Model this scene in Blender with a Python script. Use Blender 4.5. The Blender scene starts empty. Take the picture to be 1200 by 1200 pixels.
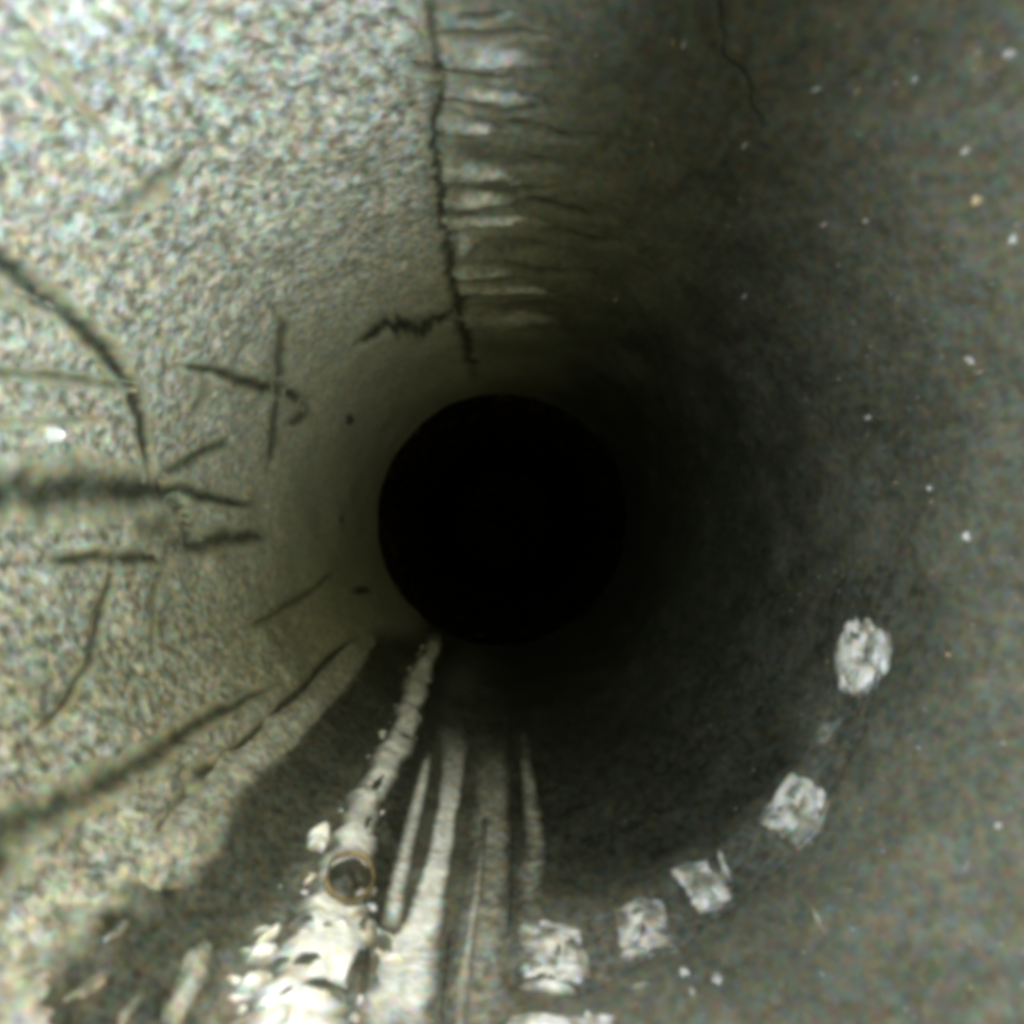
import bpy, math, random
import numpy as np

# ------------------------------------------------------------------ scene
S = bpy.context.scene
S.unit_settings.system = 'METRIC'
S.unit_settings.scale_length = 0.005        # one unit is the radius of the bore, 5 mm
COL = S.collection
random.seed(4)
rng = np.random.default_rng(11)

# camera: the tip of the probe, on the axis of the bore, looking along +Y
F = 600.0                                    # focal length in pixels of the 1200 px photograph
VX, VY = 589.0, 609.0                        # where the axis of the bore meets the picture
cam = bpy.data.objects.new('camera', bpy.data.cameras.new('camera'))
COL.objects.link(cam)
cam.data.sensor_width = 36.0
cam.data.lens = 18.0
cam.data.shift_x = (600 - VX) / 1200
cam.data.shift_y = (VY - 600) / 1200
cam.data.clip_start = 0.01
cam.data.clip_end = 200
cam.rotation_euler = (math.pi / 2, 0, 0)
cam.data.dof.use_dof = True
cam.data.dof.focus_distance = 2.2
cam.data.dof.aperture_fstop = 1.15
S.camera = cam

# world: no daylight gets in here
W = bpy.data.worlds.new('World'); S.world = W; W.use_nodes = True
W.node_tree.nodes['Background'].inputs[0].default_value = (0, 0, 0, 1)
W.node_tree.nodes['Background'].inputs[1].default_value = 0.0

S.view_settings.view_transform = 'Standard'
S.view_settings.look = 'None'
S.view_settings.exposure = 0.0
S.view_settings.gamma = 1.0
S.render.engine = 'CYCLES'
S.cycles.pixel_filter_type = 'GAUSSIAN'
S.cycles.filter_width = 6.6                  # the soft lens of the probe
S.cycles.max_bounces = 6

from mathutils import Vector


def lamp(name, loc, target, power, color, angle, blend, radius=0.05):
    d = bpy.data.lights.new(name, 'SPOT')
    d.energy = power; d.color = color
    d.spot_size = math.radians(angle); d.spot_blend = blend
    d.shadow_soft_size = radius
    o = bpy.data.objects.new(name, d); COL.objects.link(o)
    o.location = loc
    v = Vector(target) - Vector(loc)
    o.rotation_euler = v.to_track_quat('-Z', 'Y').to_euler()
    return o


# the light-emitting diodes round the lens of the probe
lamp('probe_lamp', (0.30, -0.06, 0.10), (-0.85, 0.42, 0.75), 205.0, (0.78, 0.89, 1.00), 118, 1.0, 0.04)
lamp('probe_lamp', (0.26, -0.06, -0.20), (-1.0, 2.3, 0.05), 64.0, (1.0, 0.98, 0.45), 100, 1.0, 0.04)
lamp('probe_lamp', (-0.26, -0.06, 0.20), (0.80, 0.34, -0.15), 165.0, (0.86, 0.93, 1.0), 112, 1.0, 0.04)

lamp('probe_lamp', (-0.05, -0.06, 0.20), (-0.36, 0.76, -0.93), 125.0, (0.95, 0.97, 1.0), 76, 1.0, 0.04)

# ------------------------------------------------------------------ noise and mapping
def _hash(ix, iy, iz, seed):
    h = (ix * 374761393 + iy * 668265263 + iz * 2147483647 + seed * 974634777) & 0xFFFFFFFF
    h = ((h ^ (h >> 13)) * 1274126177) & 0xFFFFFFFF
    h = ((h ^ (h >> 15)) * 2246822519) & 0xFFFFFFFF
    return ((h ^ (h >> 16)) & 0xFFFF) / 65535.0


def vnoise(x, y, z, seed=0):
    xi = np.floor(x).astype(np.int64); yi = np.floor(y).astype(np.int64); zi = np.floor(z).astype(np.int64)
    fx = x - xi; fy = y - yi; fz = z - zi
    fx = fx * fx * (3 - 2 * fx); fy = fy * fy * (3 - 2 * fy); fz = fz * fz * (3 - 2 * fz)
    out = 0
    for a in (0, 1):
        wx = fx if a else 1 - fx
        for b in (0, 1):
            wy = fy if b else 1 - fy
            for c in (0, 1):
                wz = fz if c else 1 - fz
                out = out + wx * wy * wz * _hash(xi + a, yi + b, zi + c, seed)
    return out * 2 - 1


def fbm(x, y, z, freq, octv=3, seed=0, gain=0.5):
    t = 0; a = 1.0
    for k in range(octv):
        t = t + a * vnoise(x * freq + 31.7 * k, y * freq + 11.3 * k, z * freq - 7.9 * k, seed + k)
        a *= gain; freq *= 2.03
    return t


def sstep(a, b, x):
    t = np.clip((x - a) / (b - a), 0, 1)
    return t * t * (3 - 2 * t)


def wall(px, py):
    """direction round the bore and depth down it of a place on the wall"""
    dx = np.asarray(px, float) - VX; dy = VY - np.asarray(py, float)
    r = np.maximum(np.hypot(dx, dy), 20.0)
    return np.arctan2(dy, dx), F / r


RIM_R = 147.5
RIM_Y = F / RIM_R

# ------------------------------------------------------------------ curves helper
def resample(pts, n, closed=False):
    p = np.array(pts, float)
    if len(p) == 2:
        p = np.array([p[0], (p[0] + p[1]) / 2, p[1]])
    # Catmull-Rom
    P = np.vstack([2 * p[0] - p[1], p, 2 * p[-1] - p[-2]])
    out = []
    for i in range(1, len(P) - 2):
        t = np.linspace(0, 1, 24, endpoint=False)[:, None]
        a, b, c, d = P[i - 1], P[i], P[i + 1], P[i + 2]
        out.append(0.5 * (2 * b + (c - a) * t + (2 * a - 5 * b + 4 * c - d) * t ** 2 + (3 * b - a - 3 * c + d) * t ** 3))
    out.append(P[-2][None])
    q = np.vstack(out)
    s = np.r_[0, np.cumsum(np.hypot(*(np.diff(q[:, :2], axis=0).T)))]
    u = np.linspace(0, s[-1], n)
    return np.stack([np.interp(u, s, q[:, k]) for k in range(q.shape[1])], 1), s[-1]


# ------------------------------------------------------------------ list of marks (x, y, half width)
SCR = [   # name, points, darkness, depth of groove
    ('seam', [(497, -40, 13), (502, 0, 11), (512, 60, 8), (516, 110, 9), (508, 160, 9), (514, 215, 7), (524, 270, 6), (530, 320, 7), (540, 365, 9), (546, 400, 8), (556, 440, 7), (562, 462, 6)], .78, .016),
    ('crack', [(418, 405, 4), (440, 388, 7), (455, 378, 10), (478, 381, 8), (505, 374, 6), (536, 368, 6)], .95, .03),
    ('gouge', [(-60, 262, 10), (0, 305, 11), (50, 345, 11), (100, 387, 10), (140, 434, 9), (158, 478, 7), (168, 525, 6), (178, 562, 6)], .80, .03),
    ('gouge', [(-70, 572, 26), (0, 577, 24), (80, 577, 21), (150, 573, 16), (200, 576, 11), (250, 584, 6), (310, 594, 3)], .80, .03),
    ('scratch', [(184, 560, 5), (205, 548, 6), (235, 530, 5), (268, 512, 4)], .72, .02),
    ('scratch', [(203, 580, 7), (217, 606, 7), (226, 636, 8)], .66, .02),
    ('scratch', [(50, 656, 4), (100, 655, 6), (160, 652, 9), (220, 640, 10), (265, 632, 9), (320, 624, 5)], .74, .02),
    ('scratch', [(150, 610, 5), (180, 622, 16), (222, 628, 14)], .45, .012),
    ('scratch', [(132, 655, 5), (124, 700, 4), (112, 750, 4), (88, 808, 4), (50, 855, 3)], .70, .02),
    ('scratch', [(326, 360, 3), (331, 392, 6), (330, 430, 7), (325, 470, 5), (320, 510, 5), (317, 550, 4)], .62, .02),
    ('scratch', [(205, 428, 4), (240, 432, 5), (268, 438, 7), (300, 452, 7), (330, 458, 7), (362, 474, 6)], .78, .022),
    ('scratch', [(362, 470, 5), (352, 486, 6), (338, 500, 5)], .62, .02),
    ('scratch', [(240, 440, 5), (232, 462, 6), (224, 484, 4)], .4, .01),
    ('scratch', [(-60, 440, 6), (0, 437, 6), (60, 441, 5), (110, 447, 5), (158, 452, 3)], .55, .015),
    ('scratch', [(-60, 340, 5), (0, 345, 6), (40, 356, 4), (70, 366, 3)], .4, .01),
    ('scratch', [(-60, 497, 4), (0, 494, 4), (50, 492, 3), (120, 490, 3)], .30, .008),
    ('scratch', [(285, 738, 3), (315, 722, 3), (342, 704, 5), (370, 688, 3), (392, 668, 3)], .55, .012),
    ('scratch', [(118, 250, 4), (148, 232, 8), (170, 218, 10), (192, 200, 8), (222, 180, 4)], .5, .012),
    ('scratch', [(-70, 1052, 22), (0, 992, 21), (45, 960, 18), (100, 930, 15), (155, 902, 12), (200, 868, 8), (250, 840, 7), (290, 818, 4), (330, 800, 3)], .72, .03),
    ('scratch', [(222, 922, 8), (240, 905, 10), (262, 890, 6), (300, 856, 4), (345, 815, 5), (385, 772, 4), (420, 742, 4)], .85, .02),
    ('scratch', [(180, 980, 5), (208, 950, 8), (230, 920, 8)], .6, .02),
    ('scratch', [(200, 640, 2), (182, 700, 3), (180, 760, 3)], .25, .008),
    ('scratch', [(20, 30, 4), (60, 90, 5), (100, 130, 4), (130, 170, 3)], .20, .006),
    ('scratch', [(822, -30, 8), (832, 20, 8), (842, 60, 6), (870, 110, 8), (885, 150, 5)], .62, .008),
]
PITS = [(408, 490, 8, 9, .9), (399, 609, 5, 5, .8), (424, 692, 16, 8, .8), (343, 203, 7, 6, .5), (165, 338, 7, 6, .4), (190, 308, 5, 5, .4)]
# chatter marks to the right of the seam: x0,y0,x1,y1,halfwidth,dark
CHAT = [(515, 38, 640, 40, 5, .75), (470, 70, 600, 92, 5, .6), (530, 120, 640, 130, 5, .6), (515, 176, 660, 196, 7, .95),
        (545, 226, 650, 222, 5, .85), (518, 257, 600, 250, 5, .9), (520, 276, 580, 270, 4, .7), (560, 292, 640, 290, 6, .75),
        (530, 312, 562, 311, 4, .95), (570, 312, 690, 322, 4, .6), (535, 331, 620, 328, 3, .6), (545, 348, 640, 345, 3, .55), (570, 361, 650, 357, 5, .8),
        (540, 20, 600, 14, 4, .6), (600, 150, 700, 160, 5, .5), (620, 240, 720, 255, 5, .45), (640, 275, 730, 285, 4, .4), (495, 205, 520, 215, 5, .8)]
PALE_CHAT = [(518, 62, 600, 64, 11, .75), (520, 106, 590, 108, 8, .6), (520, 150, 570, 152, 7, .45), (518, 205, 580, 204, 9, .95), (520, 240, 600, 238, 8, .95),
             (524, 266, 600, 262, 4, .7), (534, 290, 558, 288, 10, .95), (534, 322, 600, 320, 4, .75), (538, 340, 640, 338, 4, .6), (545, 374, 600, 372, 9, .4)]

# ------------------------------------------------------------------ the bore wall as a height field
NT = 1500
rows_r = np.linspace(RIM_R, 930, 470)
rows_y = np.r_[F / rows_r, np.linspace(0.60, -1.8, 26)]
NR = len(rows_y)
TH = np.linspace(-math.pi, math.pi, NT, endpoint=False)
GT, GY = np.meshgrid(TH, rows_y)                 # (NR, NT)
CX, CZ = np.cos(GT), np.sin(GT)
DEG = np.degrees(GT) % 360

H = .014 * fbm(CX, GY, CZ, 2.2, 2, 1)
H += .008 * fbm(CX, GY, CZ, 9, 2, 5) * (1 - .8 * sstep(1.3, 2.8, GY))
leftness = sstep(98, 104, DEG + 3 * fbm(CX, GY, CZ, 6, 2, 9)) * (1 - sstep(222, 240, DEG))
deepfade = 1 - .85 * sstep(1.1, 2.4, GY)
H += .0045 * fbm(CX, GY * .8, CZ, 30, 2, 12) * (.25 + .75 * leftness) * deepfade
H += .004 * fbm(CX * 3, GY * .35, CZ * 3, 9, 2, 15) * (1 - .5 * leftness) * (1 - .7 * sstep(1.3, 2.8, GY))

# dark coating over the right-hand wall
kd = [0, 20, 45, 62, 75, 86, 96, 98.5, 103, 215, 226, 233, 245, 255, 270, 285, 310, 340, 360]
vd = [.86, .86, .82, .74, .60, .46, .36, .25, .0, .0, .08, .55, .80, .70, .72, .80, .86, .88, .86]
DARK = np.interp((DEG + 2.5 * fbm(CX, GY, CZ, 7, 3, 21)) % 360, kd, vd)
DARK = np.clip(DARK + .07 * fbm(CX, GY, CZ, 4, 3, 33) * sstep(.05, .3, DARK), 0, 1)

inner = np.interp((DEG + 180) % 360 - 180, [-95, -80, -70, -58, -45, -22, -5, 15], [478, 476, 472, 465, 455, 422, 395, 300])
rpx = F / np.maximum(GY, .3) + 8 * fbm(CX, GY, CZ, 9, 2, 55)
band = np.interp((DEG + 180) % 360 - 180, [-100, -80, -45, -15], [0, 1, .8, 0])
DARK = np.clip(DARK + .20 * band * (1 - sstep(-45, 10, rpx - inner)) - .10 * band * sstep(-10, 10, rpx - inner), 0, 1)

DARK = np.clip(DARK + .16 * sstep(1.3, 2.4, GY) * sstep(.3, .8, DARK), 0, 1)  # light falloff down the bore put into the colour of the coated side
DARK = np.clip(DARK * (1 - .22 * (1 - sstep(.75, 1.35, GY))) + .05 * fbm(CX, GY, CZ, 12, 3, 77) * sstep(.3, .8, DARK), 0, 1)  # lamp brightness near the probe painted in as lighter coating, plus random mottling

GPX = VX + (F / np.maximum(GY, .3)) * CX; GPY = VY - (F / np.maximum(GY, .3)) * CZ


def groove(pts, depth, soft=1.6):
    """sink a groove into the wall along a path"""
    q, L = resample(pts, max(6, int(len(pts) * 5)))
    x0, x1 = q[:, 0].min() - 40, q[:, 0].max() + 40; y0, y1 = q[:, 1].min() - 40, q[:, 1].max() + 40
    m = (GPX > x0) & (GPX < x1) & (GPY > y0) & (GPY < y1) & (GY > .6)
    if not m.any(): return
    X = GPX[m]; Y = GPY[m]; best = np.full(X.shape, 9.0)
    for i in range(len(q) - 1):
        a, b = q[i, :2], q[i + 1, :2]; d = b - a; dd = max(d @ d, 1e-6)
        t = np.clip(((X - a[0]) * d[0] + (Y - a[1]) * d[1]) / dd, 0, 1)
        w = (q[i, 2] * (1 - t) + q[i + 1, 2] * t) * soft
        best = np.minimum(best, np.hypot(X - a[0] - t * d[0], Y - a[1] - t * d[1]) / np.maximum(w, 2.5))
    H[m] -= depth * (1 - sstep(.1, 1.0, best))


for nm, pts, dk, dep in SCR: groove(pts, dep * .38)
for (x0, y0, x1, y1, w, dk) in CHAT: groove([(x0, y0, w), ((x0 + x1) / 2, (y0 + y1) / 2 + 2, w), (x1, y1, w * .5)], .006, 2.2)
for (x0, y0, x1, y1, w, dk) in PALE_CHAT: groove([(x0, y0, w), ((x0 + x1) / 2, (y0 + y1) / 2, w), (x1, y1, w * .5)], -.012)


def sampleH(th, y):
    """height of the wall relief at any place"""
    u = (th + math.pi) / (2 * math.pi) * NT
    r = F / np.maximum(y, .62)
    v = np.clip((r - RIM_R) / (930 - RIM_R) * (len(rows_r) - 1), 0, len(rows_r) - 1.001)
    iu = np.floor(u).astype(int); fu = u - iu; iv = np.floor(v).astype(int); fv = v - iv
    iu0 = iu % NT; iu1 = (iu + 1) % NT
    return (H[iv, iu0] * (1 - fu) + H[iv, iu1] * fu) * (1 - fv) + (H[iv + 1, iu0] * (1 - fu) + H[iv + 1, iu1] * fu) * fv


def sampleD(th, y):
    u = ((th + math.pi) / (2 * math.pi) * NT).astype(int) % NT
    v = np.clip(((F / np.maximum(y, .62) - RIM_R) / (930 - RIM_R) * (len(rows_r) - 1)).astype(int), 0, len(rows_r) - 1)
    return DARK[v, u]


# ------------------------------------------------------------------ materials
def nodes(name):
    m = bpy.data.materials.new(name); m.use_nodes = True
    nt = m.node_tree
    return m, nt, nt.nodes, nt.links, nt.nodes['Principled BSDF']


def mth(N, L, op, a, b):
    n = N.new('ShaderNodeMath'); n.operation = op
    for i, v in enumerate((a, b)):
        if isinstance(v, (int, float)): n.inputs[i].default_value = v
        else: L.new(v, n.inputs[i])
    return n.outputs[0]


def mixc(N, L, fac, a, b, mode='MIX'):
    n = N.new('ShaderNodeMix'); n.data_type = 'RGBA'; n.blend_type = mode
    for s, v in ((n.inputs['Factor'], fac), (n.inputs['A'], a), (n.inputs['B'], b)):
        if isinstance(v, (int, float)): s.default_value = v
        elif isinstance(v, tuple): s.default_value = (*v, 1)
        else: L.new(v, s)
    return n.outputs['Result']


def tex(N, L, co, scale, detail=2, rough=.5, lo=.35, hi=.65):
    n = N.new('ShaderNodeTexNoise'); n.inputs['Scale'].default_value = scale
    n.inputs['Detail'].default_value = detail; n.inputs['Roughness'].default_value = rough
    L.new(co, n.inputs['Vector'])
    r = N.new('ShaderNodeMapRange'); r.inputs[1].default_value = lo; r.inputs[2].default_value = hi
    L.new(n.outputs['Fac'], r.inputs[0])
    return r.outputs[0], n


def bore_material():
    m, nt, N, L, P = nodes('corroded_metal')
    geo = N.new('ShaderNodeNewGeometry'); co = geo.outputs['Position']
    def at(n):
        a = N.new('ShaderNodeAttribute'); a.attribute_name = n; return a.outputs['Fac']
    dark, pale, grain = at('dark'), at('pale'), at('grain')
    g1, _ = tex(N, L, co, 40, 3, .55, .34, .66)
    g2, _ = tex(N, L, co, 80, 1, .5, .3, .7)
    sp, _ = tex(N, L, co, 11, 4, .65, .38, .66)
    # patchy pale base
    base = mixc(N, L, g1, (.12, .118, .085), (.57, .57, .49))
    base = mixc(N, L, mth(N, L, 'MULTIPLY', sp, .40), base, (.21, .205, .150))
    base = mixc(N, L, mth(N, L, 'MULTIPLY', mth(N, L, 'SUBTRACT', 1.0, grain), .8), base, (.32, .315, .215))
    dk = mixc(N, L, g1, (.010, .0115, .005), (.046, .048, .030))
    dk = mixc(N, L, mth(N, L, 'MULTIPLY', g2, .4), dk, (.050, .056, .046))
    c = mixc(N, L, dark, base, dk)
    pl = mixc(N, L, g1, (.66, .64, .55), (.94, .94, .90))
    c = mixc(N, L, pale, c, pl)
    # tinted grain of the metal
    cn = N.new('ShaderNodeTexNoise'); cn.inputs['Scale'].default_value = 60; cn.inputs['Detail'].default_value = 2
    L.new(co, cn.inputs['Vector'])
    bc = N.new('ShaderNodeBrightContrast'); bc.inputs['Contrast'].default_value = 2.2
    L.new(cn.outputs['Color'], bc.inputs['Color'])
    c = mixc(N, L, .14, c, bc.outputs['Color'], 'OVERLAY')
    g3, _ = tex(N, L, co, 42, 2, .5, .38, .62)
    c = mixc(N, L, .50, c, mixc(N, L, g3, (.38, .50, .63), (.62, .50, .38)), 'OVERLAY')
    L.new(c, P.inputs['Base Color'])
    P.inputs['Roughness'].default_value = .5
    P.inputs['Specular IOR Level'].default_value = .4
    b1 = N.new('ShaderNodeBump'); b1.inputs['Distance'].default_value = .012
    L.new(mth(N, L, 'MULTIPLY', mth(N, L, 'ADD', mth(N, L, 'MULTIPLY', grain, .8), .08), .5), b1.inputs['Strength'])
    L.new(mth(N, L, 'ADD', g1, mth(N, L, 'MULTIPLY', g2, .15)), b1.inputs['Height'])
    L.new(b1.outputs[0], P.inputs['Normal'])
    return m


M_BORE = bore_material()


def crust_material(name, lo, hi, rough=.5, bump=.02, spec=.5, scale=30):
    m, nt, N, L, P = nodes(name)
    co = N.new('ShaderNodeNewGeometry').outputs['Position']
    g1, _ = tex(N, L, co, scale, 4, .6, .36, .60)
    g2, _ = tex(N, L, co, scale * 3, 2, .6, .3, .7)
    c = mixc(N, L, g1, lo, hi)
    c = mixc(N, L, mth(N, L, 'MULTIPLY', g2, .3), c, tuple(x * .6 for x in lo))
    L.new(c, P.inputs['Base Color'])
    P.inputs['Roughness'].default_value = rough
    P.inputs['Specular IOR Level'].default_value = spec
    b = N.new('ShaderNodeBump'); b.inputs['Distance'].default_value = bump; b.inputs['Strength'].default_value = .8
    L.new(mth(N, L, 'ADD', g1, mth(N, L, 'MULTIPLY', g2, .4)), b.inputs['Height']); L.new(b.outputs[0], P.inputs['Normal'])
    return m


M_GRAIN = crust_material('bright_grain', (.26, .25, .21), (.66, .66, .62), .5, .004, .6)
M_GOLD = crust_material('amber_grain', (.28, .20, .10), (.60, .48, .28), .5, .004, .6)
M_AMBER = crust_material('stained_rim', (.06, .045, .02), (.36, .28, .15), .4, .004, .6, 12)
M_BEAD = crust_material('wet_bead', (.95, .96, 1.), (.97, .98, 1.), .28, .0, .9)
M_BEAD.node_tree.nodes['Principled BSDF'].inputs['Metallic'].default_value = 0.4
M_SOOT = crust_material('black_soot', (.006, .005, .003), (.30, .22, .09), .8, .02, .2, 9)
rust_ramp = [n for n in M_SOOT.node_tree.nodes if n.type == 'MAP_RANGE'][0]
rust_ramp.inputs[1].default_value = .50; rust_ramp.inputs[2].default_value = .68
M_RUST = crust_material('dull_rust', (.05, .035, .015), (.10, .07, .03), .8, .01, .2)

# ------------------------------------------------------------------ mesh building
def make_mesh(name, co, faces_grid=None, faces=None, attrs=None, mat=None, parent=None, origin=None):
    co = np.asarray(co, float).reshape(-1, 3)
    o3 = np.array(origin if origin is not None else (0, 0, 0), float)
    me = bpy.data.meshes.new(name)
    if faces_grid is not None:
        F4 = faces_grid
        me.vertices.add(len(co)); me.vertices.foreach_set('co', (co - o3).ravel())
        me.loops.add(F4.size); me.loops.foreach_set('vertex_index', F4.ravel())
        me.polygons.add(len(F4)); me.polygons.foreach_set('loop_start', np.arange(len(F4)) * 4)
        me.polygons.foreach_set('loop_total', np.full(len(F4), 4))
        me.polygons.foreach_set('use_smooth', np.ones(len(F4), bool))
        me.update(calc_edges=True); me.validate()
    else:
        me.from_pydata((co - o3).tolist(), [], faces); me.update()
        for p in me.polygons: p.use_smooth = True
    for k, v in (attrs or {}).items():
        a = me.attributes.new(k, 'FLOAT', 'POINT'); a.data.foreach_set('value', np.asarray(v, float).ravel())
    me.materials.append(mat or M_BORE)
    o = bpy.data.objects.new(name, me); COL.objects.link(o)
    o.location = tuple(o3)
    if parent is not None:
        o.parent = parent
        o.location = tuple(o3 - np.array(parent.location))
    return o


def gridfaces(nr, nc, wrap=False):
    i = np.arange(nr - 1)[:, None]; j = np.arange(nc if wrap else nc - 1)[None]
    j1 = (j + 1) % nc
    f = np.stack([i * nc + j, i * nc + j1, (i + 1) * nc + j1, (i + 1) * nc + j], -1)
    return f.reshape(-1, 4)


def thing(name, px, py, label, cat, group=None):
    th, y = wall(px, py); o = bpy.data.objects.new(name, None); COL.objects.link(o)
    o.location = (math.cos(th), float(y), math.sin(th)); o.empty_display_size = .05
    o['label'] = label; o['category'] = cat
    if group: o['group'] = group
    return o


def tag(o, label, cat, group=None):
    o['label'] = label; o['category'] = cat
    if group: o['group'] = group
    return o


def on_wall(PX, PY, lift):
    th, y = wall(PX, PY)
    h = sampleH(th, y) + lift
    R = 1.0 - h
    return np.stack([R * np.cos(th), y, R * np.sin(th)], -1), th, y


def ribbon(name, left, right, n=60, nt=14, dark=None, pale=0.0, lift=.004, height=0.0, rag=.12, ragf=.05,
           end=.12, mat=None, parent=None, edge=.45, lump=0.0, lumpf=14, solid=False, grain=.6, seed=0, origin=None, mott=.0):
    """a sheet or a crust lying on the wall between two edges; follows the relief"""
    Lq, _ = resample([p[:2] for p in left], n); Rq, _ = resample([p[:2] for p in right], n)
    s = np.linspace(0, 1, n)[:, None]; t = np.linspace(0, 1, nt)[None]
    ph = seed * 17.3
    cen = (Lq + Rq) / 2
    nl = fbm(cen[:, 0] * ragf + ph, cen[:, 1] * ragf, cen[:, 0] * 0 + 1.5, 1.0, 3, seed + 3)[:, None]
    nr_ = fbm(cen[:, 0] * ragf - ph, cen[:, 1] * ragf, cen[:, 0] * 0 + 7.5, 1.0, 3, seed + 8)[:, None]
    tt = t + rag * (nl * (1 - t) + nr_ * t)
    PX = Lq[:, :1] * (1 - tt) + Rq[:, :1] * tt; PY = Lq[:, 1:2] * (1 - tt) + Rq[:, 1:2] * tt
    e = np.minimum(t, 1 - t) * 2 * np.ones_like(s)
    prof = sstep(0, edge, e) * sstep(0, end, s + 0 * t) * sstep(0, end, 1 - s + 0 * t)
    dome = np.sqrt(np.clip(1 - (1 - np.clip(e * 1.3, 0, 1)) ** 2, 0, 1)) * np.sqrt(sstep(0, end, s + 0 * t) * sstep(0, end, 1 - s + 0 * t))
    P, th, y = on_wall(PX, PY, 0)
    nz = fbm(np.cos(th), y, np.sin(th), lumpf, 3, 40 + seed)
    base = lift if not solid else -.012
    h = base + height * dome + lump * nz * prof + (lift if solid else 0) * dome
    P, th, y = on_wall(PX, PY, h)
    wd = sampleD(th, y)
    mo = 1 + mott * fbm(np.cos(th), y, np.sin(th), 22, 2, 60 + seed)
    pr = np.clip(prof * (1 + .5 * (mo - 1)) + .6 * (mo - 1) * prof * (1 - prof), 0, 1)
    if solid: pr = np.ones_like(prof)
    dv = wd if dark is None else wd * (1 - pr) + np.maximum(dark, wd * (dark > .3)) * pr
    at = {'dark': dv, 'pale': pale * (sstep(.0, .5, prof * mo) if solid else pr), 'grain': np.full(PX.shape, grain)}
    return make_mesh(name, P, gridfaces(n, nt), attrs=at, mat=mat, parent=parent, origin=origin)


def stroke(name, pts, dark=.7, pale=0.0, n=None, **kw):
    _, L = resample(pts, 9)
    q, L = resample(pts, n or int(max(18, min(260, L / 2.2))))
    d = np.gradient(q[:, :2], axis=0); d /= np.maximum(np.hypot(d[:, 0], d[:, 1])[:, None], 1e-6)
    nn = np.stack([-d[:, 1], d[:, 0]], 1); w = q[:, 2:3]
    kw.setdefault('nt', 13)
    return ribbon(name, q[:, :2] - nn * w, q[:, :2] + nn * w, n=len(q), dark=dark, pale=pale, **kw)


def blob(name, px, py, w, h, rot=0, height=.02, mat=None, parent=None, rag=.2, dark=0.0, pale=1.0, seed=0, n=30, m=9, lump=.006, grain=.6, edge=.35, lumpf=22, square=0.0, mott=.3):
    """a lump of roughly w by h (half sizes) seated on the wall"""
    a = np.linspace(0, 2 * math.pi, n, endpoint=False)[None]; r = np.linspace(0.03, 1, m)[:, None]
    ca, sa = np.cos(a), np.sin(a)
    if square:
        k = 1 / np.maximum(np.abs(ca), np.abs(sa)); k = 1 + (k - 1) * square
    else: k = 1.0
    ir = 1 + rag * fbm(ca * 1.6 + seed * 3.1, sa * 1.6, sa * 0 + seed, 1.2, 3, seed)
    ux = ca * w * r * ir * k; uy = sa * h * r * ir * k
    c, s_ = math.cos(rot), math.sin(rot)
    PX = px + ux * c - uy * s_; PY = py + ux * s_ + uy * c
    dome = np.sqrt(np.clip(1 - r ** 3.0, 0, 1)) * np.ones_like(a)
    _, th, y = on_wall(PX, PY, 0)
    nz = fbm(np.cos(th), y, np.sin(th), lumpf, 3, 70 + seed)
    hh = -.010 + (height + .010) * dome + lump * nz * dome
    P, th, y = on_wall(PX, PY, hh)
    wd = sampleD(th, y); pr = 1 - sstep(1 - edge, 1, r + 0 * a)
    mo = 1 + mott * 2 * fbm(np.cos(th), y, np.sin(th), 28, 2, 90 + seed)
    at = {'dark': wd * (1 - pr) + dark * pr, 'pale': np.clip(pale * pr * mo, 0, 1), 'grain': np.full(PX.shape, grain)}
    o3 = None
    if parent is None:
        th0, y0 = wall(px, py); o3 = (math.cos(th0), float(y0), math.sin(th0))
    return make_mesh(name, P, gridfaces(m, n, True), attrs=at, mat=mat, parent=parent, origin=o3)


# ------------------------------------------------------------------ the pipe
pipe = bpy.data.objects.new('metal_pipe', None); COL.objects.link(pipe)
pipe.location = (0, 0, -1)
pipe['label'] = 'inside of the round metal pipe, pale pitted left wall, dark coated right wall'
pipe['category'] = 'pipe'

Rg = 1.0 - H
P = np.stack([Rg * CX, GY, Rg * CZ], -1)
grainA = leftness * deepfade + .12
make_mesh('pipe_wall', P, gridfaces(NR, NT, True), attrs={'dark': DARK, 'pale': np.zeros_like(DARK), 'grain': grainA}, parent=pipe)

# the lip where the bore ends
a = np.linspace(0, 2 * math.pi, 360, endpoint=False)[None]
k = np.linspace(0, math.pi, 9)[:, None]
lipH = sampleH((a[0] + math.pi) % (2 * math.pi) - math.pi, np.full(360, RIM_Y))[None]
rr = 1.0 - lipH - .006 * np.sin(k) + .004 * fbm(np.cos(a), np.sin(a), a * 0, 7, 3, 3)
rr = rr + .10 * (k / math.pi) ** 3
yy = RIM_Y - .010 + .05 * (1 - np.cos(k)) + 0 * a
LP = np.stack([rr * np.cos(a), yy, rr * np.sin(a)], -1)
make_mesh('bore_rim', LP, gridfaces(9, 360, True), attrs={'dark': np.interp(np.degrees(a + 0 * k) % 360, kd, vd), 'pale': 0 * rr, 'grain': 0 * rr + .2}, parent=pipe)

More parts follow.
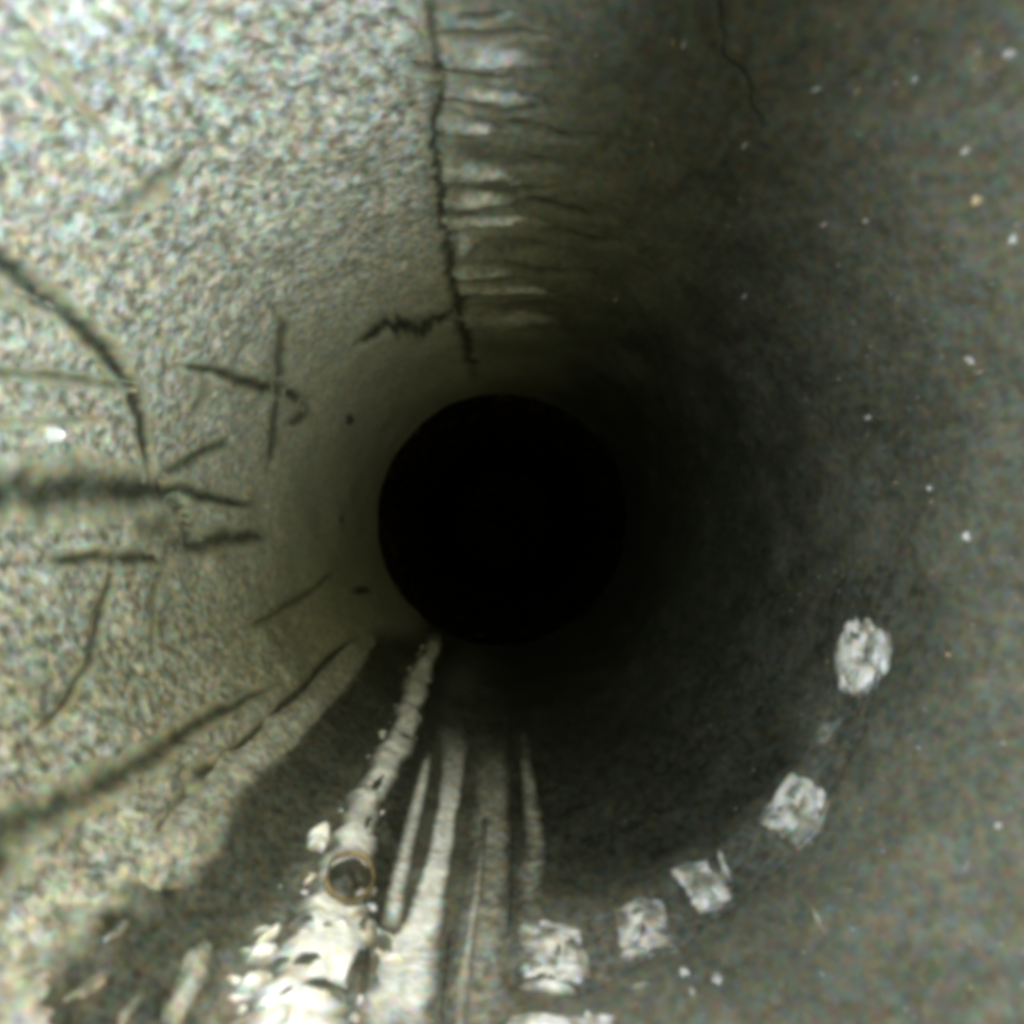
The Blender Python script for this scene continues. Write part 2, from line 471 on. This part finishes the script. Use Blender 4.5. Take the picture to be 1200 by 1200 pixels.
for i, (nm, pts, dk, dep) in enumerate(SCR):
    rough = nm in ('seam', 'crack')
    stroke(nm, [(x, y, w * 1.95 * (random.uniform(.6, 1.25) if rough else 1)) for x, y, w in pts], dark=min(.97, dk * 1.22), parent=pipe, seed=i, edge=.98, rag=.30 if rough else .2, ragf=.14 if rough else .05, mott=.5 if rough else .2, end=.10, grain=.1, lift=.006)
for i, (x0, y0, x1, y1, w, dk) in enumerate(CHAT):
    x1 -= random.uniform(5, 35); w *= 1.25; dk *= .85
    stroke('chatter_mark', [(x0, y0, w), ((x0 * 2 + x1) / 3, (y0 * 2 + y1) / 3 + 2, w * 1.7), (x1, y1, w * .9)], dark=dk * .92, parent=pipe, seed=40 + i, edge=.98, rag=.2, ragf=.04, mott=.3, end=.4, grain=.2, lift=.006)
for i, (x0, y0, x1, y1, w, pl) in enumerate(PALE_CHAT):
    x1 += random.uniform(-10, 60); y1 += random.uniform(-2, 10)
    stroke('bare_strip', [(x0, y0, w), ((x0 * 2 + x1) / 3, (y0 * 2 + y1) / 3, w * 1.4), ((x0 + x1 * 2) / 3, (y0 + y1 * 2) / 3 - 3, w * 1.1), (x1, y1 + 4, w * .5)], dark=.0, pale=pl * .5, parent=pipe, seed=70 + i, edge=.98, rag=.2, ragf=.04, mott=.5, end=.4, lift=.008)
for i, (x, y, w, h, ro) in enumerate([(205, 985, 22, 8, -.9), (176, 1030, 16, 9, -.7), (120, 1052, 22, 8, -.5), (245, 950, 14, 8, -.8), (60, 1100, 22, 9, -.6), (110, 1150, 40, 10, -.6), (150, 1185, 30, 8, -.9), (30, 1150, 26, 14, -.5), (140, 1090, 26, 8, -.7)]):
    blob('bare_spot', x, y, w, h, rot=ro, height=.012, parent=pipe, dark=.12 if i < 5 else .55, pale=.12 if i < 5 else 0, seed=300 + i, edge=.9, rag=.45, mott=.6, lump=.002)
for i, (x, y, w, h, dk) in enumerate(PITS):
    blob('pit', x, y, w, h, height=.004, parent=pipe, dark=dk, pale=0, seed=i, lump=0, edge=.7, rag=.3)

# wide dark oily film in the channel at lower left
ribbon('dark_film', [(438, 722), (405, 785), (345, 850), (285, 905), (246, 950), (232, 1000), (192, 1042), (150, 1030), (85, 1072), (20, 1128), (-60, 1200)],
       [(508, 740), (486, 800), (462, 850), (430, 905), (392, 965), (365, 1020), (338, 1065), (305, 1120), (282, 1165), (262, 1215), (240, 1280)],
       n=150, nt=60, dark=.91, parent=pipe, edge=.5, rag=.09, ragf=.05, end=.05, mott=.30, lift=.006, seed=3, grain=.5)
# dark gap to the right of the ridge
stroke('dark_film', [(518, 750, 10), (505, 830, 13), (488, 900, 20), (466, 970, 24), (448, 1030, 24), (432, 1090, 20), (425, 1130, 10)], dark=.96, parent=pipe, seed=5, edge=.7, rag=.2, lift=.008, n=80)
# dull ring worn round the bore under the patches, its inner side darker
def arc(r, a0, a1, n):
    out = []
    for q in np.linspace(a0, a1, n):
        rr_ = np.interp(q, [-100, -84, -70, -58, -45, -22, -5], r)
        out.append((VX + rr_ * math.cos(math.radians(q)), VY - rr_ * math.sin(math.radians(q))))
    return out
ribbon('worn_ring', arc([478, 475, 472, 462, 450, 418, 395], -92, -8, 24), arc([575, 568, 550, 530, 515, 478, 455], -92, -8, 24), n=160, nt=16, dark=.46, parent=pipe,
       edge=.35, rag=.08, end=.10, mott=.35, lift=.005, seed=6)

# ------------------------------------------------------------------ the crusty ridge
g = thing('mineral_ridge', 400, 1000, 'pale crusty ridge running from the bottom of the picture up to the black hole', 'ridge')
rl = [(503, 735), (492, 765), (474, 800), (456, 850), (432, 895), (404, 940), (388, 985), (366, 1025), (346, 1065), (322, 1105), (300, 1150), (280, 1200), (262, 1260)]
rr2 = [(520, 738), (514, 770), (506, 805), (492, 850), (474, 900), (450, 940), (437, 985), (432, 1025), (430, 1065), (432, 1110), (428, 1150), (412, 1200), (396, 1260)]
ribbon('crust', rl, rr2, n=170, nt=40, dark=.05, pale=.95, height=.026, lift=.010, lump=.012, lumpf=11, rag=.18, ragf=.06, edge=.75, end=.08, parent=g, seed=2, mott=.8, grain=.4)
for i, (x, y, w, h, ht) in enumerate([(371, 986, 12, 17, .05), (500, 800, 9, 8, .03), (482, 848, 16, 10, .04), (462, 880, 18, 13, .05), (430, 940, 16, 18, .05),
                                      (312, 1105, 22, 6, .05), (306, 1122, 18, 7, .06), (296, 1158, 22, 12, .07), (345, 1120, 30, 18, .06), (388, 1110, 26, 22, .06), (328, 1180, 34, 12, .06), (318, 1205, 30, 12, .05)]):
    blob('nodule', x, y, w, h, rot=-.3 * (i % 3), height=.018 + ht * .35, parent=g, dark=0, pale=.95, seed=10 + i, lump=.010, rag=.25, mott=.3)
for i in range(34):
    k = random.uniform(.05, .97) * (len(rl) - 1); j = int(k); f = k - j
    e = rl if random.random() < .5 else rr2
    x = e[j][0] * (1 - f) + e[j + 1][0] * f; y = e[j][1] * (1 - f) + e[j + 1][1] * f
    if y > 1205: continue
    sz = 3 + 10 * ((y - 735) / 465) * random.uniform(.3, 1)
    blob('nodule', x + random.uniform(-.5, .5) * sz, y, sz, sz * random.uniform(.4, .8), rot=random.uniform(-.6, .6), height=random.uniform(.008, .022), parent=g, dark=.1, pale=random.uniform(.3, .8), seed=140 + i, lump=.01, rag=.35, mott=.5, n=20, m=6)
# hollow with a rim
ring_t = np.linspace(0, 2 * math.pi, 48, endpoint=False)
def torus(name, px, py, w, h, tube, base, rot, mat, parent, pale=.8, dark=0.):
    a = ring_t[None]; b = np.linspace(0, 2 * math.pi, 10, endpoint=False)[:, None]
    w = w * (1 + .10 * fbm(np.cos(a), np.sin(a), a * 0, 1.3, 2, 14)); tb = tube * (1 + .8 * fbm(np.cos(a) * 2, np.sin(a) * 2, a * 0, 1, 2, 4))
    rad = 1 + tb * np.cos(b)
    ux = np.cos(a) * w * rad; uy = np.sin(a) * h * rad
    PX = px + ux * math.cos(rot) - uy * math.sin(rot); PY = py + ux * math.sin(rot) + uy * math.cos(rot)
    P, th, y = on_wall(PX, PY, base + .009 * np.sin(b) + 0 * a)
    f = gridfaces(10, 48, True); n = 48
    last = np.stack([9 * n + np.arange(n), 9 * n + (np.arange(n) + 1) % n, (np.arange(n) + 1) % n, np.arange(n)], -1)
    at = {'dark': 0 * PX + dark, 'pale': 0 * PX + pale, 'grain': 0 * PX + .5}
    return make_mesh(name, P, np.vstack([f, last]), attrs=at, mat=mat, parent=parent)
torus('hollow_rim', 401, 1048, 29, 27, 0.06, .048, .2, M_AMBER, g)
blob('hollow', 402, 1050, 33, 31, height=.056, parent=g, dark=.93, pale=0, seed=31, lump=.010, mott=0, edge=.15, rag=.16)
blob('nodule', 392, 1062, 9, 6, rot=.5, height=.052, parent=g, dark=.3, pale=.45, seed=33)
blob('nodule', 414, 1066, 8, 10, rot=.5, height=.052, parent=g, dark=.4, pale=.25, seed=34)
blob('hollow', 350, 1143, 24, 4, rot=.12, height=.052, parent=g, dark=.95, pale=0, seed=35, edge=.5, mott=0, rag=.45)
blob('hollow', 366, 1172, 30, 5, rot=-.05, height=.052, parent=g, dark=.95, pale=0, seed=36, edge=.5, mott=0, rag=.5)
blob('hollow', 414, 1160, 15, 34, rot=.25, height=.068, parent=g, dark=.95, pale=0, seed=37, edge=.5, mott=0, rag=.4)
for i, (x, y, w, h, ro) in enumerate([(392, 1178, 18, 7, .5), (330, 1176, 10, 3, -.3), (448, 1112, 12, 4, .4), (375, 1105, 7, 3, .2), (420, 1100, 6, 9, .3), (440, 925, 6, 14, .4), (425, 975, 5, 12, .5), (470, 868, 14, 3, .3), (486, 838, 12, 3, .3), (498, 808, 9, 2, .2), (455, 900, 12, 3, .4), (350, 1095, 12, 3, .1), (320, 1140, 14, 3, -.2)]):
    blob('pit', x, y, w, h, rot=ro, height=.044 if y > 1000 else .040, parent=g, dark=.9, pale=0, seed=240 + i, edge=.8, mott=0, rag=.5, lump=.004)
for i, (x, y, w, h, ro) in enumerate([(300, 1118, 20, 4, .1), (285, 1152, 22, 4, .25), (282, 1170, 20, 3, .1), (310, 1098, 16, 3, .3), (445, 1100, 22, 9, .3), (455, 1122, 18, 7, .2)]):
    blob('nodule', x, y, w, h, rot=ro, height=.022, parent=g, dark=.1, pale=.9, seed=260 + i, edge=.5, mott=.5, rag=.4, lump=.008)

# ------------------------------------------------------------------ pale streaks to the right of the ridge
def top(name, px, py, label, cat, group, builder):
    th0, y0 = wall(px, py)
    o = builder((math.cos(th0), float(y0), math.sin(th0)))
    return tag(o, label, cat, group)
GS = 'pale streaks running up the bottom wall'
KS = dict(edge=.98, rag=.08, ragf=.03, mott=.35)
top('pale_streak', 480, 1000, 'narrow white streak just right of the crusty ridge, ending above the white sheet', 'streak', GS,
    lambda o: stroke('pale_streak', [(503, 880, 5), (488, 945, 9), (474, 1005, 10), (464, 1050, 11), (456, 1090, 13)], dark=.1, pale=.75, seed=81, lift=.012, origin=o, **KS))
top('pale_streak', 510, 1000, 'widest white streak, broadening to a bright white sheet at the bottom edge', 'streak', GS,
    lambda o: ribbon('pale_streak', [(516, 840), (515, 900), (510, 950), (500, 1000), (484, 1050), (464, 1090), (428, 1106), (430, 1150), (422, 1190), (415, 1260)],
                     [(550, 840), (546, 900), (538, 950), (530, 1000), (524, 1050), (520, 1100), (514, 1150), (508, 1200), (503, 1260)], n=190, nt=34,
                     dark=.05, pale=1.0, edge=.6, rag=.08, ragf=.05, lift=.012, mott=.35, seed=83, end=.32, origin=o))
top('pale_streak', 570, 1000, 'broad dull grey streak between the widest white streak and the dark line', 'streak', GS,
    lambda o: ribbon('pale_streak', [(558, 850), (552, 950), (544, 1040), (532, 1120), (522, 1210), (518, 1260)],
                     [(598, 850), (600, 950), (598, 1040), (596, 1120), (594, 1210), (594, 1260)], n=160, nt=30, dark=.22, pale=.0, edge=.7, rag=.06, lift=.007, mott=.5, seed=85, end=.22, origin=o))
top('pale_streak', 545, 1120, 'thin bright line on the broad dull streak, near the bottom edge', 'streak', GS,
    lambda o: stroke('pale_streak', [(568, 960, 3), (558, 1050, 6), (549, 1110, 7), (541, 1170, 9), (536, 1240, 9)], dark=.15, pale=.3, end=.4, seed=87, lift=.012, origin=o, **KS))
top('pale_streak', 622, 960, 'rightmost pale streak with two small side ticks', 'streak', GS,
    lambda o: stroke('pale_streak', [(612, 850, 7), (618, 910, 10), (624, 960, 12), (627, 990, 13), (622, 1030, 15), (624, 1085, 12)], dark=.2, pale=.03, end=.3, seed=88, lift=.010, origin=o, edge=.98, rag=.1, mott=.7))
for i, p in enumerate([[(604, 840, 4), (602, 950, 4), (600, 1040, 5), (596, 1120, 4)], [(528, 1090, 5), (522, 1140, 4), (515, 1210, 4)]]):
    stroke('scratch', p, dark=.98, parent=pipe, seed=95 + i, edge=.9, lift=.018)
for i, p in enumerate([[(632, 964, 3), (652, 952, 3), (684, 938, 2)], [(634, 990, 3), (662, 982, 4), (694, 980, 2)], [(640, 1000, 3), (660, 1015, 3), (675, 1035, 2)]]):
    stroke('bare_strip', p, dark=.35, pale=.0, parent=pipe, seed=105 + i, edge=.9, lift=.008, end=.3)

# ------------------------------------------------------------------ pale lumps along the channel
GL = 'pale scale lumps along the edge of the dark channel'
for (L_, R_, pl, ht, lab, sd) in [
    ([(425, 742), (385, 775), (335, 832), (285, 870), (244, 905), (232, 925)], [(440, 752), (412, 800), (368, 848), (320, 895), (282, 925), (252, 952)], .34, .03, 'long tapering pale strip along the left edge of the dark channel', 120),
    ([(225, 930), (200, 955), (188, 985), (195, 1005)], [(238, 940), (240, 970), (228, 995), (205, 1010)], .30, .03, 'small pale lump at the lower end of the tapering strip', 121),
    ([(190, 975), (172, 1000), (160, 1030), (172, 1045)], [(208, 985), (202, 1010), (196, 1032), (184, 1048)], .38, .03, 'orange-edged pale lump jutting into the dark channel', 122),
    ([(235, 1105), (215, 1125), (198, 1165), (190, 1200)], [(246, 1112), (240, 1145), (226, 1180), (210, 1210)], .32, .02, 'lone pale sliver inside the dark channel near the bottom edge', 123)]:
    c = L_[len(L_) // 2]
    top('scale_lump', c[0], c[1], lab, 'deposit', GL,
        lambda o: ribbon('scale_lump', L_, R_, n=110, nt=26, dark=.05, pale=pl * .42, height=.004, lift=.008, lump=.004, lumpf=20, rag=.14, ragf=.03, edge=.98, end=.3, seed=sd, mott=.8, origin=o))
top('scale_lump', 60, 1180, 'blurred bluish pale lump in the bottom left corner', 'deposit', GL,
    lambda o: ribbon('scale_lump', [(-70, 1130), (-50, 1170), (-30, 1210), (-10, 1270)], [(0, 1118), (36, 1156), (58, 1200), (80, 1260)], n=50, nt=24, dark=.25, pale=.25, height=.0, lift=.01, rag=.3, edge=.98, end=.4, seed=124, mott=.6, origin=o))

# ------------------------------------------------------------------ pale patches in a row round the lower right
GP = 'pale scale patches in a curved row on the dark wall'
def patch(px, py, w, h, rot, pl, lab, seed, extra=(), holes=(), square=.65):
    t = thing('scale_patch', px, py, lab, 'patch', GP)
    blob('scale', px, py, w * 1.2, h * 1.2, rot=rot, height=.012, parent=t, dark=.1, pale=min(1, pl * 1.3), seed=seed, n=72, m=22, lump=.005, lumpf=24, rag=.13, square=square, mott=1.2, edge=.42, grain=.7)
    for i, (x, y, a, b, r, p) in enumerate(extra):
        blob('flake', x, y, a, b, rot=r, height=.015, parent=t, dark=.1, pale=p, seed=seed + 3 + i, lump=.004, mott=.8, edge=.7, rag=.35)
    for i, (x, y, a, b, r) in enumerate(holes):
        blob('pit', x, y, a, b, rot=r, height=.016, parent=t, dark=.6, pale=0, seed=seed + 20 + i, lump=.0, mott=0, edge=.8, rag=.3)
patch(650, 1122, 40, 38, .05, .50, 'largest pale patch, lowest and leftmost in the curved row', 200, [(645, 1162, 42, 9, .0, .75), (620, 1138, 18, 7, -.2, .7), (684, 1128, 9, 22, -.2, .55), (625, 1095, 18, 10, 0, .5)], [(618, 1127, 12, 4, -.2), (672, 1112, 10, 5, .2), (655, 1120, 4, 10, .3)])
patch(756, 1090, 31, 35, -.25, .40, 'second pale patch in the row, with a dark nick in its upper middle', 240, [(774, 1085, 13, 12, -.3, .55), (745, 1122, 20, 6, -.1, .5)], [(750, 1075, 12, 5, -.3), (756, 1098, 4, 9, .3)])
patch(826, 1038, 25, 34, -.55, .50, 'third pale patch in the row, split by a thin dark gash', 280, [(848, 1012, 5, 22, -.35, .55), (826, 1048, 15, 16, -.3, .6)], [(840, 1018, 3, 16, -.35)])
patch(932, 948, 29, 38, .55, .52, 'fourth pale patch in the row, squarish and standing alone', 320, [(945, 950, 14, 20, .6, .55)], [(915, 950, 6, 5, 0), (932, 936, 6, 4, .5)])
patch(1006, 770, 31, 50, .12, .45, 'fifth pale patch, topmost and tallest oval of the row', 360, [(1027, 770, 6, 22, -.2, .95), (1000, 790, 12, 20, .2, .4)], [(1015, 768, 3, 16, -.2), (1002, 745, 8, 5, .4)], 0.0)
patch(655, 1205, 65, 14, 0, .55, 'bright strip of scale cut off by the bottom edge under the largest patch', 400, [(690, 1198, 8, 9, 0, .9)])
t = blob('scale_patch', 972, 858, 22, 34, rot=.5, height=.006, dark=.55, pale=.05, seed=430, rag=.3, edge=.9)
tag(t, 'dim greyish smear between the fourth and fifth patches of the row', 'patch', GP)
t.location = t.location

# ------------------------------------------------------------------ grains stuck to the right wall
GG = 'bright grains stuck to the dark right wall'
grains = [
 (1150, 232, 8, 9, 0, 'a', 'large amber grain high on the right wall'),
 (967, 262, 6, 5, 0, 'w', 'bright grain left of the large amber grain'),
 (1018, 256, 5, 4, 1, 'w', 'small grain between the amber grain and the bright grain beside it'),
 (958, 102, 11, 4, -.4, 'w', 'slanted whitish sliver near the top right'),
 (1010, 101, 4, 4, 0, 'a', 'tiny grain just right of the slanted sliver'),
 (1056, 90, 6, 4, -.3, 'w', 'left one of two bright grains close together near the top right'),
 (1079, 86, 4, 4, 0, 'w', 'right one of two bright grains close together near the top right'),
 (1139, 171, 7, 6, -.4, 'w', 'bright grain above the large amber grain'),
 (1187, 60, 9, 6, -.6, 'w', 'pale sliver close to the top right corner'),
 (1195, 277, 6, 7, 0, 'w', 'bright grain cut off by the right edge of the picture'),
 (874, 346, 4, 4, 0, 'w', 'lone bright speck above right of the black hole'),
 (721, 352, 5, 4, 0, 'w', 'dull speck just right of the ribbed marks'),
 (876, 166, 4, 5, 0, 'w', 'bright speck high above the black hole, right of the ribs'),
 (789, 48, 4, 6, .1, 'a', 'amber speck near the top middle, left one of a pair'),
 (803, 50, 5, 6, .1, 'w', 'whitish speck near the top middle, right one of a pair'),
 (768, 160, 4, 5, 0, 'w', 'dull speck below the pair at the top middle'),
 (1143, 420, 8, 4, .7, 'w', 'pair half of a split sliver on the right wall, upper part'),
 (1156, 434, 8, 3, -.2, 'w', 'lower part of the split sliver on the right wall'),
 (1091, 572, 4, 6, .2, 'w', 'small grain level with the black hole at right'),
 (1135, 629, 5, 7, .1, 'w', 'bright grain right of the black hole, below the split sliver'),
 (1022, 488, 4, 5, 0, 'w', 'faint grain halfway between the hole and the right edge'),
 (1175, 971, 6, 7, 0, 'w', 'brightest grain at lower right, near the edge'),
 (1179, 872, 5, 5, 0, 'w', 'dull grain above the brightest lower right grain'),
 (1114, 768, 5, 4, 0, 'a', 'amber grain right of the tallest oval patch'),
 (803, 1144, 7, 7, .4, 'w', 'left crumb of three below the split patch'),
 (842, 1150, 9, 7, .7, 'w', 'right crumb of three below the split patch'),
 (814, 1168, 5, 7, 0, 'w', 'lowest crumb of three below the split patch'),
 (962, 1080, 5, 20, -.5, 'd', 'faint long grey sliver below the squarish patch'),
 (752, 1158, 14, 4, .1, 'd', 'faint grey smear under the second patch'),
 (328, 1040, 5, 4, 0, 'w', 'tiny bright grain in the dark channel left of the ridge hollow'),
 (1165, 800, 3, 3, 0, 'd', 'faint speck right of the tall oval patch near the edge'),
 (700, 60, 3, 4, 0, 'w', 'tiny speck between the seam and the pair at the top middle'),
]
for i, (x, y, w, h, r, kind, lab) in enumerate(grains):
    mt = {'a': M_GOLD, 'w': M_GRAIN, 'd': None}[kind]
    big = w * h > 34
    k = random.uniform(.8, 1.0) if big else random.uniform(.55, .85)
    if kind == 'w' and not big and i % 2: mt = None
    o = blob('mineral_grain', x, y, w * k, h * k, rot=r + random.uniform(-.5, .5), height=.008, mat=mt, dark=.4, pale=(.10 if kind == 'd' else .45), seed=500 + i, n=18, m=6, lump=.003, rag=.45, edge=.8)
    tag(o, lab, 'grain', GG if x > 600 else None)
# fine grit, too small and too many to count
gv, gf, gd = [], [], []
for i in range(420):
    ang = math.radians(random.uniform(-75, 82)); rp = 230 + 620 * random.random() ** .6
    cx, cy = VX + rp * math.cos(ang), VY - rp * math.sin(ang)
    if cx > 1260 or cy > 1260 or cy < -60: continue
    sz = random.uniform(.9, 2.6) * rp / 550; b0 = len(gv); an = random.uniform(0, 6); el = random.uniform(.4, 1)
    k = np.linspace(0, 2 * math.pi, 6, endpoint=False)
    ux = np.cos(k) * sz; uy = np.sin(k) * sz * el
    PX = np.r_[cx + ux * math.cos(an) - uy * math.sin(an), cx]; PY = np.r_[cy + ux * math.sin(an) + uy * math.cos(an), cy]
    Pq, _, _ = on_wall(PX, PY, np.r_[np.full(6, -.001), .006])
    gv += Pq.tolist(); gf += [(b0 + j, b0 + (j + 1) % 6, b0 + 6) for j in range(6)]; gd += [random.uniform(.3, .9)] * 7
o = make_mesh('fine_grit', gv, faces=gf, attrs={'dark': gd, 'pale': [.1] * len(gd), 'grain': [.5] * len(gd)})
o['kind'] = 'stuff'; tag(o, 'fine pale grit sprinkled over the dark right wall', 'grit')
# glinting bead on the left wall
o = blob('glass_bead', 57, 508, 6, 11, height=.03, mat=M_BEAD, seed=600, lump=0, rag=.05)
tag(o, 'single glinting white bead on the pale left wall above the wide dark gouge', 'bead')

# ------------------------------------------------------------------ the wide dark chamber beyond the bore
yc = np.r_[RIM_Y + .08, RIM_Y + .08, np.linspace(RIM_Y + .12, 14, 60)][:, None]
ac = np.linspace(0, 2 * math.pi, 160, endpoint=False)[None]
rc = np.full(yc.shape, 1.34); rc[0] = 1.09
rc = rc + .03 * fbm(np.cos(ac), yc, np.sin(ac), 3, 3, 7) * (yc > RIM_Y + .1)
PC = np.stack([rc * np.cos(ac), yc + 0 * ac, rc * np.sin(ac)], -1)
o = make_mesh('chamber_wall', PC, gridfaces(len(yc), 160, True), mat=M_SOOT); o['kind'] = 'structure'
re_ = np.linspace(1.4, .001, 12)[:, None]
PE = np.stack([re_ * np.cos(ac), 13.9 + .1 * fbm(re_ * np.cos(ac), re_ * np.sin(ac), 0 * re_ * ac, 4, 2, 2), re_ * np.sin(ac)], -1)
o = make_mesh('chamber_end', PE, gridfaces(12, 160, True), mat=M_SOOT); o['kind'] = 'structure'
